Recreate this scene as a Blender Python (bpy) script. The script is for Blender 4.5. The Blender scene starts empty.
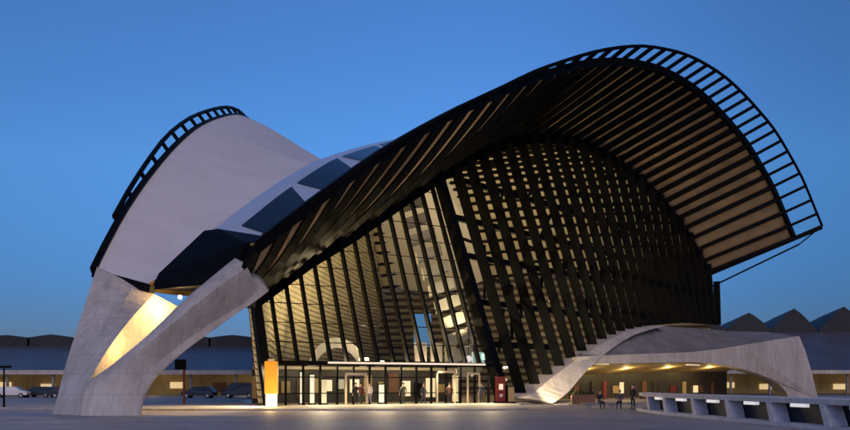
import bpy, bmesh, math, random
from mathutils import Vector, Matrix
random.seed(7)
R = math.radians
SC = bpy.context.scene
COL = SC.collection

# ------------------------------------------------------------------ camera
cam_d = bpy.data.cameras.new('camera'); cam = bpy.data.objects.new('camera', cam_d); COL.objects.link(cam)
cam.location = (0, 0, 1.8); cam.rotation_euler = (R(90), 0, 0)
cam_d.lens = 36; cam_d.sensor_width = 36; cam_d.shift_y = 0.1988; cam_d.clip_start = 0.5; cam_d.clip_end = 6000
SC.camera = cam
# ------------------------------------------------------------------ dusk sky
SUN_EL, SUN_ROT = R(7), R(200)
w = bpy.data.worlds.new('World'); SC.world = w; w.use_nodes = True
wn = w.node_tree.nodes; wl = w.node_tree.links
bg = wn['Background']
sky = wn.new('ShaderNodeTexSky'); sky.sky_type = 'NISHITA'; sky.sun_disc = False
sky.sun_elevation = SUN_EL; sky.sun_rotation = SUN_ROT
sky.altitude = 300; sky.air_density = 1.0; sky.dust_density = 0.2; sky.ozone_density = 7.0
# dusk: the whole dome is toned down, the band at the horizon most
tcw = wn.new('ShaderNodeTexCoord'); sep = wn.new('ShaderNodeSeparateXYZ'); rmp = wn.new('ShaderNodeValToRGB'); mul = wn.new('ShaderNodeMix')
mul.data_type = 'RGBA'; mul.blend_type = 'MULTIPLY'; mul.inputs[0].default_value = 1
wl.new(tcw.outputs['Generated'], sep.inputs[0]); wl.new(sep.outputs['Z'], rmp.inputs['Fac'])
e = rmp.color_ramp.elements
e[0].position = 0.0; e[0].color = (.8, .52, .68, 1)
e[1].position = .45; e[1].color = (4.9, 2.15, 1.8, 1)
x = rmp.color_ramp.elements.new(.24); x.color = (4.6, 2.1, 1.75, 1)
y2 = rmp.color_ramp.elements.new(.10); y2.color = (2.1, 1.14, 1.18, 1)
wl.new(sky.outputs['Color'], mul.inputs[6]); wl.new(rmp.outputs['Color'], mul.inputs[7])
rx = wn.new('ShaderNodeMapRange'); rx.interpolation_type = 'SMOOTHSTEP'      # the eastern half of the dusk sky is deeper
rx.inputs['From Min'].default_value = 0.02; rx.inputs['From Max'].default_value = .5; rx.inputs['To Min'].default_value = 1; rx.inputs['To Max'].default_value = .58
wl.new(sep.outputs['X'], rx.inputs['Value'])
m2 = wn.new('ShaderNodeMix'); m2.data_type = 'RGBA'; m2.blend_type = 'MULTIPLY'; m2.inputs[0].default_value = 1
wl.new(mul.outputs[2], m2.inputs[6]); wl.new(rx.outputs[0], m2.inputs[7]); wl.new(m2.outputs[2], bg.inputs['Color'])
bg.inputs['Strength'].default_value = 0.12
# afterglow: a very weak broad sun from behind the camera
sd = bpy.data.lights.new('sun', 'SUN'); sd.energy = 1.05; sd.angle = R(40); sd.color = (1.0, .76, .64)
sun = bpy.data.objects.new('sun', sd); COL.objects.link(sun)
sun.rotation_euler = (R(60), 0, R(12)); sun.location = (0, -20, 60)
SC.view_settings.view_transform = 'Standard'; SC.view_settings.look = 'None'
SC.view_settings.gamma = 1; SC.view_settings.use_curve_mapping = False
SC.view_settings.exposure = 0.0
SC.render.engine = 'CYCLES'
SC.cycles.max_bounces = 6; SC.cycles.transparent_max_bounces = 12
SC.cycles.sample_clamp_indirect = 4
SC.cycles.use_denoising = True
LAMP = 0.55          # common factor on every lamp, so that they follow the exposure

# ------------------------------------------------------------------ materials
def _mat(name):
    m = bpy.data.materials.new(name); m.use_nodes = True
    return m, m.node_tree.nodes, m.node_tree.links, m.node_tree.nodes['Principled BSDF']
def mat(name, col, rough=.6, metal=0., var=.25, scale=.6, bump=0., detail=6, spec=.4, streak=False, joints=None):
    m, n, l, b = _mat(name)
    tc = n.new('ShaderNodeTexCoord'); mp = n.new('ShaderNodeMapping')
    l.new(tc.outputs['Object'], mp.inputs['Vector'])
    if streak: mp.inputs['Scale'].default_value = (1, 1, .15)
    no = n.new('ShaderNodeTexNoise'); no.inputs['Scale'].default_value = scale; no.inputs['Detail'].default_value = detail
    no.inputs['Roughness'].default_value = .65
    l.new(mp.outputs['Vector'], no.inputs['Vector'])
    cr = n.new('ShaderNodeValToRGB')
    cr.color_ramp.elements[0].position = .3; cr.color_ramp.elements[1].position = .7
    a = [max(0, c*(1-var)) for c in col]; c2 = [min(1, c*(1+var)) for c in col]
    cr.color_ramp.elements[0].color = (*a, 1); cr.color_ramp.elements[1].color = (*c2, 1)
    l.new(no.outputs['Fac'], cr.inputs['Fac']); 
    src = cr.outputs['Color']
    if joints:                # (width, height, mortar, darkening, coordinate plane)
        bw, bh, mo, dk, plane = joints
        bk = n.new('ShaderNodeTexBrick'); bk.inputs['Scale'].default_value = 1; bk.inputs['Brick Width'].default_value = bw; bk.inputs['Row Height'].default_value = bh
        bk.inputs['Mortar Size'].default_value = mo; bk.inputs['Mortar Smooth'].default_value = .3; bk.offset = .5
        bk.inputs['Color1'].default_value = (1, 1, 1, 1); bk.inputs['Color2'].default_value = (.93, .93, .93, 1); bk.inputs['Mortar'].default_value = (dk, dk, dk, 1)
        if plane == 'xy': l.new(tc.outputs['Object'], bk.inputs['Vector'])
        else:
            sx = n.new('ShaderNodeSeparateXYZ'); cx = n.new('ShaderNodeCombineXYZ'); l.new(tc.outputs['Object'], sx.inputs[0])
            l.new(sx.outputs['X'], cx.inputs['X']); l.new(sx.outputs['Z'], cx.inputs['Y']); l.new(cx.outputs[0], bk.inputs['Vector'])
        n3 = n.new('ShaderNodeTexNoise'); n3.inputs['Scale'].default_value = scale*5; n3.inputs['Detail'].default_value = 8; n3.inputs['Roughness'].default_value = .7; l.new(mp.outputs['Vector'], n3.inputs['Vector'])
        r3 = n.new('ShaderNodeValToRGB'); r3.color_ramp.elements[0].position = .36; r3.color_ramp.elements[0].color = (.8, .79, .78, 1); r3.color_ramp.elements[1].position = .6; r3.color_ramp.elements[1].color = (1, 1, 1, 1); l.new(n3.outputs['Fac'], r3.inputs['Fac'])
        for o_ in ((bk.outputs['Color'],) if bw > 20 else (bk.outputs['Color'], r3.outputs['Color'])):
            mx = n.new('ShaderNodeMix'); mx.data_type = 'RGBA'; mx.blend_type = 'MULTIPLY'; mx.inputs[0].default_value = 1
            l.new(src, mx.inputs[6]); l.new(o_, mx.inputs[7]); src = mx.outputs[2]
    l.new(src, b.inputs['Base Color'])
    b.inputs['Roughness'].default_value = rough; b.inputs['Metallic'].default_value = metal
    b.inputs['Specular IOR Level'].default_value = spec
    if bump:
        bp = n.new('ShaderNodeBump'); bp.inputs['Strength'].default_value = bump; bp.inputs['Distance'].default_value = .05
        n2 = n.new('ShaderNodeTexNoise'); n2.inputs['Scale'].default_value = scale*6; n2.inputs['Detail'].default_value = 4
        l.new(tc.outputs['Object'], n2.inputs['Vector'])
        l.new(n2.outputs['Fac'], bp.inputs['Height']); l.new(bp.outputs['Normal'], b.inputs['Normal'])
    return m
def emit(name, col, s):
    m, n, l, b = _mat(name)
    b.inputs['Base Color'].default_value = (.8, .8, .8, 1)
    b.inputs['Emission Color'].default_value = (*col, 1); b.inputs['Emission Strength'].default_value = s*LAMP
    return m
def glass(name, tint=(.8, .85, .85), ior=1.35, rough=.0):
    m, n, l, b = _mat(name); n.remove(b)
    t = n.new('ShaderNodeBsdfTransparent'); t.inputs['Color'].default_value = (*tint, 1)
    g = n.new('ShaderNodeBsdfGlossy'); g.inputs['Roughness'].default_value = rough; g.inputs['Color'].default_value = (.9, .9, .9, 1)
    lw = n.new('ShaderNodeLayerWeight'); lw.inputs['Blend'].default_value = .5
    pw = n.new('ShaderNodeMath'); pw.operation = 'POWER'; pw.inputs[1].default_value = 5; l.new(lw.outputs['Facing'], pw.inputs[0])
    f = n.new('ShaderNodeMath'); f.operation = 'MULTIPLY_ADD'; f.inputs[1].default_value = .75; f.inputs[2].default_value = .025; l.new(pw.outputs[0], f.inputs[0])
    mx = n.new('ShaderNodeMixShader')
    l.new(f.outputs[0], mx.inputs[0]); l.new(t.outputs[0], mx.inputs[1]); l.new(g.outputs[0], mx.inputs[2])
    l.new(mx.outputs[0], n['Material Output'].inputs['Surface'])
    return m
M = dict(
    concrete=mat('concrete', (.50, .46, .43), .8, 0, .2, .45, .5, streak=True, joints=(2.4, 1.2, .018, .72, 'xz')),
    concrete_dark=mat('dark_concrete', (.24, .23, .235), .85, 0, .25, .4, .4, joints=(3, 3, .02, .7, 'xy')),  # dark base also paints the wing's shade onto the canopy roof
    black=mat('black_steel', (.0035, .0035, .004), .5, 0, .3, .5, spec=.07),
    sheet=mat('aluminium_sheet', (.66, .62, .62), .55, 0, .035, .3, 0, joints=(40, 1.3, .02, .84, 'xy'), detail=3),
    spine=mat('spine_metal', (.72, .74, .78), .32, .5, .06, .2, joints=(30, 1.5, .02, .85, 'xy')),
    skylight=mat('skylight_glass', (.012, .016, .025), .12, 0, .1, 1.0, spec=.5),
    soffit=mat('soffit_panel', (.36, .25, .14), .6, 0, .22, .35),
    slat=mat('timber_slat', (.50, .44, .31), .6, 0, .22, .25),
    rearpanel=mat('rear_wall_panel', (.28, .24, .19), .55, 0, .35, .12),
    slatback=mat('slat_backing', (.21, .17, .11), .7, 0, .2, .3),
    paleconc=mat('pale_precast_concrete', (.66, .61, .60), .75, 0, .12, .6, .3, joints=(4.2, 1.3, .02, .7, 'xz')),
    bronze=mat('bronze_slat', (.05, .042, .035), .5, 0, .2, .3),
    ceil=mat('lit_ceiling_panel', (.44, .38, .29), .6, 0, .2, .3),
    glass=glass('facade_glass'),
    dglass=glass('door_glass', (.85, .88, .85), 1.4),
    paving=mat('stone_paving', (.44, .40, .35), .7, 0, .15, .5, .3, joints=(1.2, .6, .015, .7, 'xy')),
    asphalt=mat('plaza_slabs', (.34, .30, .295), .6, 0, .22, .18, .4, joints=(3.2, 1.6, .022, .6, 'xy')),
    floor=mat('polished_floor', (.35, .31, .25), .35, 0, .15, .5),
    earth=mat('ground', (.09, .09, .085), .9, 0, .3, .02),
    roofmetal=mat('blue_grey_roof_sheet', (.09, .097, .12), .45, .2, .2, .2),
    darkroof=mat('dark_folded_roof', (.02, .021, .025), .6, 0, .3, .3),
    whitepaint=mat('white_paint', (.62, .62, .60), .5, 0, .08, 1),
    beige=mat('beige_frame', (.50, .42, .28), .5, 0, .1, 1),
    brownwall=mat('brown_wall', (.16, .075, .04), .6, 0, .4, .6),
    warmwall=mat('warm_plaster', (.45, .33, .15), .7, 0, .25, .5),
    yellow=mat('yellow_panel', (.72, .36, .03), .45, 0, .12, 1.2),
    red=mat('red_panel', (.22, .035, .025), .45, 0, .15, 1.5),
    rust=mat('red_brown_post', (.16, .045, .03), .6, 0, .2, 2),
    rubber=mat('tyre_rubber', (.02, .02, .02), .8, 0, .2, 3),
    chrome=mat('wheel_metal', (.4, .4, .42), .3, .8, .1, 3),
    carglass=mat('car_window', (.02, .025, .03), .1, 0, .1, 1),
    silver=mat('silver_car_paint', (.45, .46, .48), .3, .4, .05, 1),
    white=mat('white_car_paint', (.7, .7, .7), .3, 0, .05, 1),
    darkcar=mat('dark_car_paint', (.03, .035, .05), .3, .2, .05, 1),
    skin=mat('skin', (.45, .28, .2), .6, 0, .08, 8),
    leaf=mat('dark_leaf', (.035, .055, .025), .7, 0, .5, 2),
    bark=mat('bark', (.06, .045, .03), .9, 0, .3, 6),
    lamp_warm=emit('warm_lamp', (1, .72, .3), 12),
    orange=emit('orange_lamp', (1, .42, .1), 1.3),
    glow_white=emit('pale_glow', (1, .97, .95), .9),
    glow_cream=emit('cream_glow', (1, .76, .44), 1.0),
    panel_lit=emit('lit_panel', (1, .9, .62), 1.5),
    panel_amber=emit('amber_lit_panel', (1, .7, .3), 1.1),
    green=emit('green_lit_sign', (.2, .5, .32), .8),
    greenw=emit('pale_green_lit_sign', (.7, 1, .8), 1.6),
)
# ------------------------------------------------------------------ helpers
def tag(o, label, cat, group=None, kind=None):
    o['label'] = label; o['category'] = cat
    if group: o['group'] = group
    if kind: o['kind'] = kind
    return o
def thing(name, label, cat, loc=(0, 0, 0), rz=0, group=None):
    o = bpy.data.objects.new(name, None); COL.objects.link(o)
    o.location = loc; o.rotation_euler = (0, 0, rz); o.empty_display_size = .3
    return tag(o, label, cat, group)
def world_off(p):
    v = Vector((0, 0, 0))
    while p: v = v + p.location; p = p.parent
    return v
def obj(name, bm, m, parent=None, local=False, smooth=False):
    if parent is not None and not local:
        bmesh.ops.translate(bm, vec=-world_off(parent), verts=bm.verts)
    bmesh.ops.recalc_face_normals(bm, faces=bm.faces)
    me = bpy.data.meshes.new(name); bm.to_mesh(me); bm.free()
    for mm in (m if isinstance(m, (list, tuple)) else [m]): me.materials.append(mm)
    if smooth:
        for p in me.polygons: p.use_smooth = True
    o = bpy.data.objects.new(name, me); COL.objects.link(o)
    if parent is not None: o.parent = parent
    return o
def struct(name, bm, m): 
    o = obj(name, bm, m); o['kind'] = 'structure'; return o
def V(*a): return Vector(a)
def hexa(bm, v8, mi=0):
    vs = [bm.verts.new(v) for v in v8]
    for f in ((0, 1, 2, 3), (7, 6, 5, 4), (0, 4, 5, 1), (1, 5, 6, 2), (2, 6, 7, 3), (3, 7, 4, 0)):
        bm.faces.new([vs[i] for i in f]).material_index = mi
def box(bm, c, s, rz=0, mi=0):
    cx, cy, cz = c; a, b, h = s[0]/2, s[1]/2, s[2]/2
    co, si = math.cos(rz), math.sin(rz); v = []
    for z in (-h, h):
        for x, y in ((-a, -b), (a, -b), (a, b), (-a, b)):
            v.append((cx+x*co-y*si, cy+x*si+y*co, cz+z))
    hexa(bm, v, mi)
def beam(bm, p, q, w, h, up=(0, 0, 1), mi=0):
    p = Vector(p); q = Vector(q); t = (q-p).normalized(); u = Vector(up)
    s = t.cross(u)
    if s.length < 1e-4: s = t.cross(Vector((1, 0, 0)))
    s.normalize(); u = s.cross(t).normalized()
    s = s*w/2; u = u*h/2
    hexa(bm, [p-s-u, p+s-u, p+s+u, p-s+u, q-s-u, q+s-u, q+s+u, q-s+u], mi)
def tube(bm, pts, r, seg=6, mi=0):
    pts = [Vector(p) for p in pts]; rings = []
    rr = r if isinstance(r, (list, tuple)) else [r]*len(pts)
    for i, p in enumerate(pts):
        t = (pts[min(i+1, len(pts)-1)]-pts[max(i-1, 0)]).normalized()
        a = t.cross(Vector((0, 0, 1)))
        if a.length < 1e-3: a = Vector((1, 0, 0))
        a.normalize(); b = a.cross(t)
        rings.append([bm.verts.new(p+(a*math.cos(k*2*math.pi/seg)+b*math.sin(k*2*math.pi/seg))*rr[i]) for k in range(seg)])
    for i in range(len(rings)-1):
        for k in range(seg):
            bm.faces.new([rings[i][k], rings[i][(k+1) % seg], rings[i+1][(k+1) % seg], rings[i+1][k]]).material_index = mi
    bm.faces.new(rings[0]).material_index = mi; bm.faces.new(rings[-1][::-1]).material_index = mi
def grid(bm, rows, mi=0, closed=False):
    vs = [[bm.verts.new(p) for p in r] for r in rows]
    for i in range(len(vs)-1):
        n = len(vs[i]); rng = range(n) if closed else range(n-1)
        for k in rng:
            try: bm.faces.new([vs[i][k], vs[i][(k+1) % n], vs[i+1][(k+1) % n], vs[i+1][k]]).material_index = mi
            except ValueError: pass
    return vs
def loft(bm, rows, mi=0):
    vs = grid(bm, rows, mi, True)
    bm.faces.new(vs[0]).material_index = mi; bm.faces.new(vs[-1][::-1]).material_index = mi
def cr1(p0, p1, p2, p3, t):
    return .5*((2*p1)+(p2-p0)*t+(2*p0-5*p1+4*p2-p3)*t*t+(3*p1-p0-3*p2+p3)*t**3)
def refine(rows, k=6):
    out = []
    for i in range(len(rows)-1):
        a, b, c, d = rows[max(i-1, 0)], rows[i], rows[i+1], rows[min(i+2, len(rows)-1)]
        for j in range(k): out.append([cr1(a[q], b[q], c[q], d[q], j/k) for q in range(len(b))])
    return out+[rows[-1]]
def round_section(r, k=4, tension=.5):
    n = len(r); out = []
    for i in range(n):
        for j in range(k):
            c = cr1(r[i-1], r[i], r[(i+1) % n], r[(i+2) % n], j/k); l_ = r[i].lerp(r[(i+1) % n], j/k); out.append(l_.lerp(c, tension))
    return out
def prism(bm, pts, off, mi=0):
    off = Vector(off); loft(bm, [[Vector(p) for p in pts], [Vector(p)+off for p in pts]], mi)
def new(): return bmesh.new()
def lerp(a, b, t): return a+(b-a)*t
def interp(x, tab):
    if x <= tab[0][0]: return tab[0][1]
    for (a, p), (b, q) in zip(tab, tab[1:]):
        if x <= b: return p+(q-p)*(x-a)/(b-a)
    return tab[-1][1]
def smooth_interp(x, tab):      # Catmull-Rom through the table
    n = len(tab)
    if x <= tab[0][0]: return tab[0][1]
    if x >= tab[-1][0]: return tab[-1][1]
    for i in range(n-1):
        if x <= tab[i+1][0]:
            x0, y0 = tab[i]; x1, y1 = tab[i+1]
            def slope(j):
                a = tab[max(j-1, 0)]; b = tab[min(j+1, n-1)]; return (b[1]-a[1])/(b[0]-a[0])
            h = x1-x0; t = (x-x0)/h
            return ((2*t**3-3*t*t+1)*y0+(t**3-2*t*t+t)*h*slope(i)+(-2*t**3+3*t*t)*y1+(t**3-t*t)*h*slope(i+1))
def light(name, kind, loc, energy, col, parent=None, size=.5, target=None, spot=None, blend=.5):
    d = bpy.data.lights.new(name, kind); d.energy = energy*LAMP; d.color = col
    if kind == 'AREA': d.shape = 'DISK'; d.size = size
    else: d.shadow_soft_size = size
    if kind == 'SPOT': d.spot_size = R(spot); d.spot_blend = blend
    o = bpy.data.objects.new(name, d); COL.objects.link(o)
    o.location = Vector(loc)-(world_off(parent) if parent else Vector((0, 0, 0)))
    if target is not None:
        o.rotation_euler = (Vector(target)-Vector(loc)).to_track_quat('-Z', 'Y').to_euler()
    if parent: o.parent = parent
    return o

# ------------------------------------------------------------------ building frame: s along the axis from the beak, n to its right
F0 = V(-19, 49, 0)
DS = V(.375, .927, 0); DN = V(.927, -.375, 0)
def P(s, n, z): return F0+DS*s+DN*n+V(0, 0, z)

# ------------------------------------------------------------------ setting: ground, plaza, pavement
bm = new(); bmesh.ops.create_grid(bm, x_segments=1, y_segments=1, size=2500); bmesh.ops.translate(bm, vec=(0, 0, -.03), verts=bm.verts)
struct('ground', bm, M['earth'])
bm = new(); bm.faces.new([bm.verts.new(v) for v in ((-140, -30, 0), (140, -30, 0), (140, 133, 0), (-140, 133, 0))])
struct('plaza', bm, M['asphalt'])
bm = new()
pv = [(-17.5, 57.2), (4.4, 57.2), (6.4, 58.2), (7.2, 60), (8.0, 73), (9.6, 76.2), (8.4, 78), (-60, 78), (-60, 66), (-30, 61)]
prism(bm, [(x, y, -.02) for x, y in pv], (0, 0, .14))
struct('pavement', bm, M['paving'])
bm = new(); fl = [P(19, -1.5, 0), P(35, -14, 0), P(94, -26, 0), P(93.6, 28, 0), P(34.7, 13.6, 0)]
prism(bm, [p+V(0, 0, .03) for p in fl], (0, 0, .1))
struct('hall_floor', bm, M['floor'])

# ------------------------------------------------------------------ the station hall
hall = thing('station_hall', 'winged railway station hall with black ribbed canopies over a glowing glass facade', 'station', tuple(F0))
WALL = [(-12.20,66.00,0.00,-13.41,66.36,8.62),(-10.93,66.67,0.00,-12.34,67.09,9.54),(-9.65,67.33,0.00,-11.31,67.83,10.52),(-8.38,68.00,0.00,-10.29,68.57,11.49),(-7.11,68.67,0.00,-9.26,69.31,12.31),(-5.83,69.33,0.00,-8.23,70.05,13.09),(-4.56,70.00,0.00,-7.22,70.80,13.87),(-3.29,70.67,0.00,-6.23,71.55,14.65),(-2.01,71.33,0.00,-5.26,72.31,15.51),(-0.74,72.00,0.00,-4.31,73.07,16.36),(0.53,72.67,0.00,-3.37,73.84,17.21),(1.81,73.33,0.00,-2.44,74.61,18.04),(3.08,74.00,0.00,-1.52,75.38,18.84),(4.35,74.67,0.00,-0.60,76.15,19.61),(5.63,75.33,0.00,0.30,76.93,20.39),(6.90,76.00,0.09,1.01,77.77,21.05),(8.69,78.45,0.85,2.59,80.28,22.65),(10.47,80.90,2.18,4.20,82.78,24.28),(12.26,83.35,3.25,5.93,85.25,25.59),(14.04,85.80,4.28,7.71,87.70,26.86),(15.83,88.25,5.23,9.56,90.13,27.89),(17.61,90.70,6.18,11.45,92.55,28.91),(19.40,93.15,6.87,13.45,94.93,29.55),(21.18,95.60,7.57,15.46,97.32,30.19),(22.97,98.05,8.05,17.58,99.66,30.35),(24.75,100.50,8.50,19.71,102.01,30.51),(26.54,102.95,8.86,21.93,104.33,30.18),(28.32,105.40,9.12,24.15,106.65,29.83),(30.11,107.85,9.37,26.43,108.95,29.06),(31.89,110.30,9.63,28.70,111.26,28.21),(33.68,112.75,9.88,31.00,113.55,27.02),(35.46,115.20,10.01,33.30,115.85,25.57),(37.25,117.65,10.13,35.58,118.15,24.10),(39.03,120.10,10.24,37.87,120.45,21.88),(40.81,122.55,10.35,40.14,122.75,19.54),(42.60,125.00,10.46,42.43,125.05,16.86)]
_sd = WALL[15:]
WALL = WALL[:15]+[tuple(lerp(_sd[min(int(x), 19)][j], _sd[min(int(x), 19)+1][j], x-min(int(x), 19)) for j in range(6)) for x in [20*k/24 for k in range(25)]]
NF = 15                                   # the first NF+1 entries are the front wall, the rest the side wall
def sn(x, y):
    v = V(x, y, 0)-F0; return v.dot(DS), v.dot(DN)
wt = [(*sn(t[3], t[4]), t[5]) for t in WALL]
WN = [(8, 3.8), (13, 1.6)]+[(a, b) for a, b, c in wt]
WZ = [(8, 8.3), (13, 8.3)]+[(a, c) for a, b, c in wt]
def Wt(s): return P(s, interp(s, WN), interp(s, WZ))
RIMZ = [(6, 8.73), (10, 12.25), (14, 15.6), (18, 18.8), (22, 21.6), (26, 24.2), (30, 26.6), (34, 29.05), (38, 31.15), (42, 33.1), (46, 34.75), (50, 36.1), (54, 36.98), (58, 37.55), (62, 37.62), (66, 37.35), (70, 36.55), (74, 35.4), (78, 34.0), (82, 31.8), (86, 29.2), (90, 25.6), (92, 23.8)]
def Rm(s): return P(s, 6+(s-9)*.444, smooth_interp(s, RIMZ))
TE = [(8, .985), (26, .96), (36, .90), (50, .83), (70, .79), (92, .76)]
def Ed(s): return Wt(s).lerp(Rm(s), interp(s, TE))
LZ = [(8, 9.6), (9, 10.65), (13, 14.34), (17, 17.5), (21, 20.35), (25, 23.0), (29, 25.4), (33, 27.6), (37, 29.5), (41, 31.25), (45, 32.9), (49, 34.4), (53, 35.6), (57, 36.4), (62, 36.5), (66, 36.2), (70, 35.5), (74, 34.4), (78, 33), (82, 30.9), (86, 28.4), (90, 25), (92, 23.2)]
def LEd(s): return P(s, -(8+(s-9)*.41), smooth_interp(s, LZ))
def LRm(s): k = interp(s, [(12, .45), (26, 1)]); return LEd(s)+DN*(-1.0*k)+V(0, 0, 1.25*k)
SPZ = [(6, 9.5), (9, 10.6), (12, 12.5), (15, 14.4), (18, 16.3), (21, 18.05), (24, 19.75), (27, 21.3), (30, 22.6), (36, 24.95), (42, 27.1), (48, 28.8), (54, 31.0), (60, 32.8), (66, 33.5), (74, 33), (82, 30), (90, 25), (96, 20)]
def Sz(s): return smooth_interp(s, SPZ)
SL = [8+2*i for i in range(43)]           # 8 .. 92

def Sg(s): return interp(s, [(8, .5), (14, .9), (30, .7), (44, .0)])
# --- right (near) wing: roof skin, soffit, ribs, rim
bm = new()
rows = []
for s in SL:
    a = P(s, 4.25, Sz(s)-1.3); e = Ed(s)+V(0, 0, .35)
    rows.append([a.lerp(e, k/6)-V(0, 0, .5*math.sin(math.pi*k/6)) for k in range(7)])
grid(bm, rows, 0)
grid(bm, [[Ed(s)+V(0, 0, .35), Ed(s)-V(0, 0, .15)] for s in SL], 2)
grid(bm, [[Wt(s).lerp(Ed(s), k/8)-V(0, 0, Sg(s)*math.sin(math.pi*k/8)) for k in range(9)] for s in SL], 1)
wing = obj('roof_wing', bm, [M['sheet'], M['soffit'], M['black']], hall)
wing['label'] = 'near roof wing with brown ribbed underside'
RS = [8.]
while RS[-1] < 91.9: RS.append(RS[-1]+interp(RS[-1], [(8, 2.3), (48, 2.3), (68, 1.75)]))
RS[-1] = 92
for s in RS:
    bm = new()
    a, e, r = Wt(s), Ed(s), Rm(s)
    rw = interp(s, [(8, 1.0), (40, 1.1), (70, 1.1)]); pp = [a.lerp(e, k/6)-V(0, 0, .14+Sg(s)*math.sin(math.pi*k/6)) for k in range(7)]
    if Sg(s) < .02: pp = [pp[0], pp[-1]]
    for p, q_ in zip(pp, pp[1:]): beam(bm, p, q_, rw, interp(s, [(45, .28), (70, .44)]))
    beam(bm, e+V(0, 0, -.1), r, .3, .34)
    obj('rib', bm, M['black'], wing)
bm = new(); tube(bm, [Rm(s) for s in SL], .17, 8); obj('rim_tube', bm, M['black'], wing)
bm = new()
for s0, s1 in zip(SL, SL[1:]): beam(bm, Ed(s0), Ed(s1), .45, .75)
obj('edge_beam', bm, M['black'], wing)
bm = new()
for s0, s1 in zip(SL, SL[1:]): beam(bm, Wt(s0)+V(0, 0, -.3), Wt(s1)+V(0, 0, -.3), .7, 1.3)
obj('arch_beam', bm, M['black'], wing)
bm = new()                                # end girder and the thin stay under it
beam(bm, Wt(92)+V(0, 0, -.5), Rm(92)+V(0, 0, -.2), .5, .5)
beam(bm, Wt(92)+V(.6, 0, -2.2), Ed(92)+V(.8, 0, -1.0), .22, .22)
beam(bm, Ed(92)+V(.8, 0, -1.0), Rm(92), .16, .16)
obj('end_girder', bm, M['black'], wing)

def Wg(k): return 4.1*k**.7*(1-k)**1.6
# --- left (far) wing
bm = new(); rows = []
for s in SL:
    a = P(s, -3.0, Sz(s)-1.6); e = LEd(s)+V(0, 0, .3)
    rows.append([a.lerp(e, k/12)-V(0, 0, interp(s, [(8, .5), (36, .9), (60, 5.4), (92, 5.4)])*Wg(k/12)) for k in range(13)])
grid(bm, rows, 0)
def Lw(s): return P(s, interp(s, [(8, -4.5), (18, -4), (34, -8.5), (50, -11.5), (94, -25)]), interp(s, WZ))
grid(bm, [[LEd(s)+V(0, 0, .3), LEd(s)-V(0, 0, .5)] for s in SL], 2)
grid(bm, [[Lw(s).lerp(LEd(s)-V(0, 0, .5), k/12)-V(0, 0, interp(s, [(8, .2), (36, 1.2), (60, 5.4), (92, 5.4)])*Wg(k/12)) for k in range(13)] for s in SL], 1)
lw = obj('roof_wing', bm, [M['sheet'], M['soffit'], M['black']], hall, smooth=False)
lw['label'] = 'far roof wing showing its pale metal top'
bm = new()
for s0, s1 in zip(SL, SL[1:]): beam(bm, LEd(s0), LEd(s1), .5, .75)
obj('edge_beam', bm, M['black'], lw)
LS = [12.5+3*i for i in range(27)]
bm = new(); tube(bm, [LRm(s) for s in LS], .2, 8); obj('rim_tube', bm, M['black'], lw)
for s in LS:
    bm = new(); beam(bm, LEd(s), LRm(s), .24, .3); obj('rib', bm, M['black'], lw)
bm = new()                                # steel collar on the concrete limb
beam(bm, LEd(8)+V(0, 0, -.1), P(8, -2.6, 8.2), .5, .55); obj('collar', bm, M['black'], lw)

# --- spine with its skylights
bm = new(); rows = []
SS = [12+1.5*i for i in range(55)]
for s in SS:
    z = Sz(s)
    rows.append([P(s, -3.0, z-1.5), P(s, -2.2, z-.6), P(s, -1.0, z-.08), P(s, 0, z), P(s, .9, z-.1), P(s, 4.2, z-.9), P(s, 4.2, z-1.5), P(s, 0, z-1.6), P(s, -3, z-2.2)])
loft(bm, rows)
spine = obj('roof_spine', bm, M['spine'], hall)
for k in range(8):
    s0 = 13.2+7.7*k
    bm = new()
    def q(s, f): 
        z = Sz(s); return P(s, lerp(.9, 4.2, f), lerp(z-.1, z-.9, f))+DN*.03+V(0, 0, .06)
    grid(bm, [[q(s0-.5+i*.64, .8) for i in range(9)], [q(s0-.1+i*.86, .03) for i in range(9)]])
    obj('skylight_pane', bm, M['skylight'], spine)
bm = new()                                # black steel nose between the limbs and the spine
pts = [P(8.2, -2.9, 8.2), P(8.3, 3.2, 8.4), P(9.5, 3.9, 11.2), P(12.5, 4.4, 11.0), P(9.0, -2.9, 9.4), P(11.8, -3.1, 11.3), P(11.8, 0, 12.75), P(12.2, 4.3, 11.9), P(11.8, -1.2, 12.7), P(17, -1.6, 8.8), P(14, 3.2, 11.0), P(14, -2.6, 11.2), P(9, .4, 9.0), P(9.2, -1.2, 8.5), P(9.0, 2.0, 8.6)]
vs = [bm.verts.new(p) for p in pts]; bmesh.ops.convex_hull(bm, input=vs)
obj('steel_nose', bm, M['black'], hall)

# --- glazed walls: leaning mullions, glass, transom
def outward(i): return V(.464, -.886, 0) if i <= NF else V(.808, -.589, 0)
def along(i): return V(.886, .464, 0) if i <= NF else V(.589, .808, 0)
for i, t in enumerate(WALL):
    if i == NF: continue
    b = V(t[0], t[1], max(t[2], .1) if i > NF else 3.45); top = V(t[3], t[4], t[5])
    full = V(t[0], t[1], t[2])
    if i < NF: b = full.lerp(top, 3.45/t[5])
    o_, a_ = outward(i), along(i)
    d, th = (.55, .19) if i < NF else (lerp(1.1, .92, min(1, (i-NF)/20)), .17)
    if i == 0: d, th, b = .9, .7, full
    bm = new()
    hexa(bm, [b-a_*th/2, b+a_*th/2, b+a_*th/2+o_*d, b-a_*th/2+o_*d, top-a_*th/2, top+a_*th/2, top+a_*th/2+o_*d, top-a_*th/2+o_*d])
    obj('mullion', bm, M['black'], hall)
t = WALL[NF]; b = V(t[0], t[1], 0); top = V(t[3], t[4], t[5]-.2)
bm = new(); o_ = (outward(0)+outward(40)).normalized(); a_ = V(-o_.y, o_.x, 0)
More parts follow.
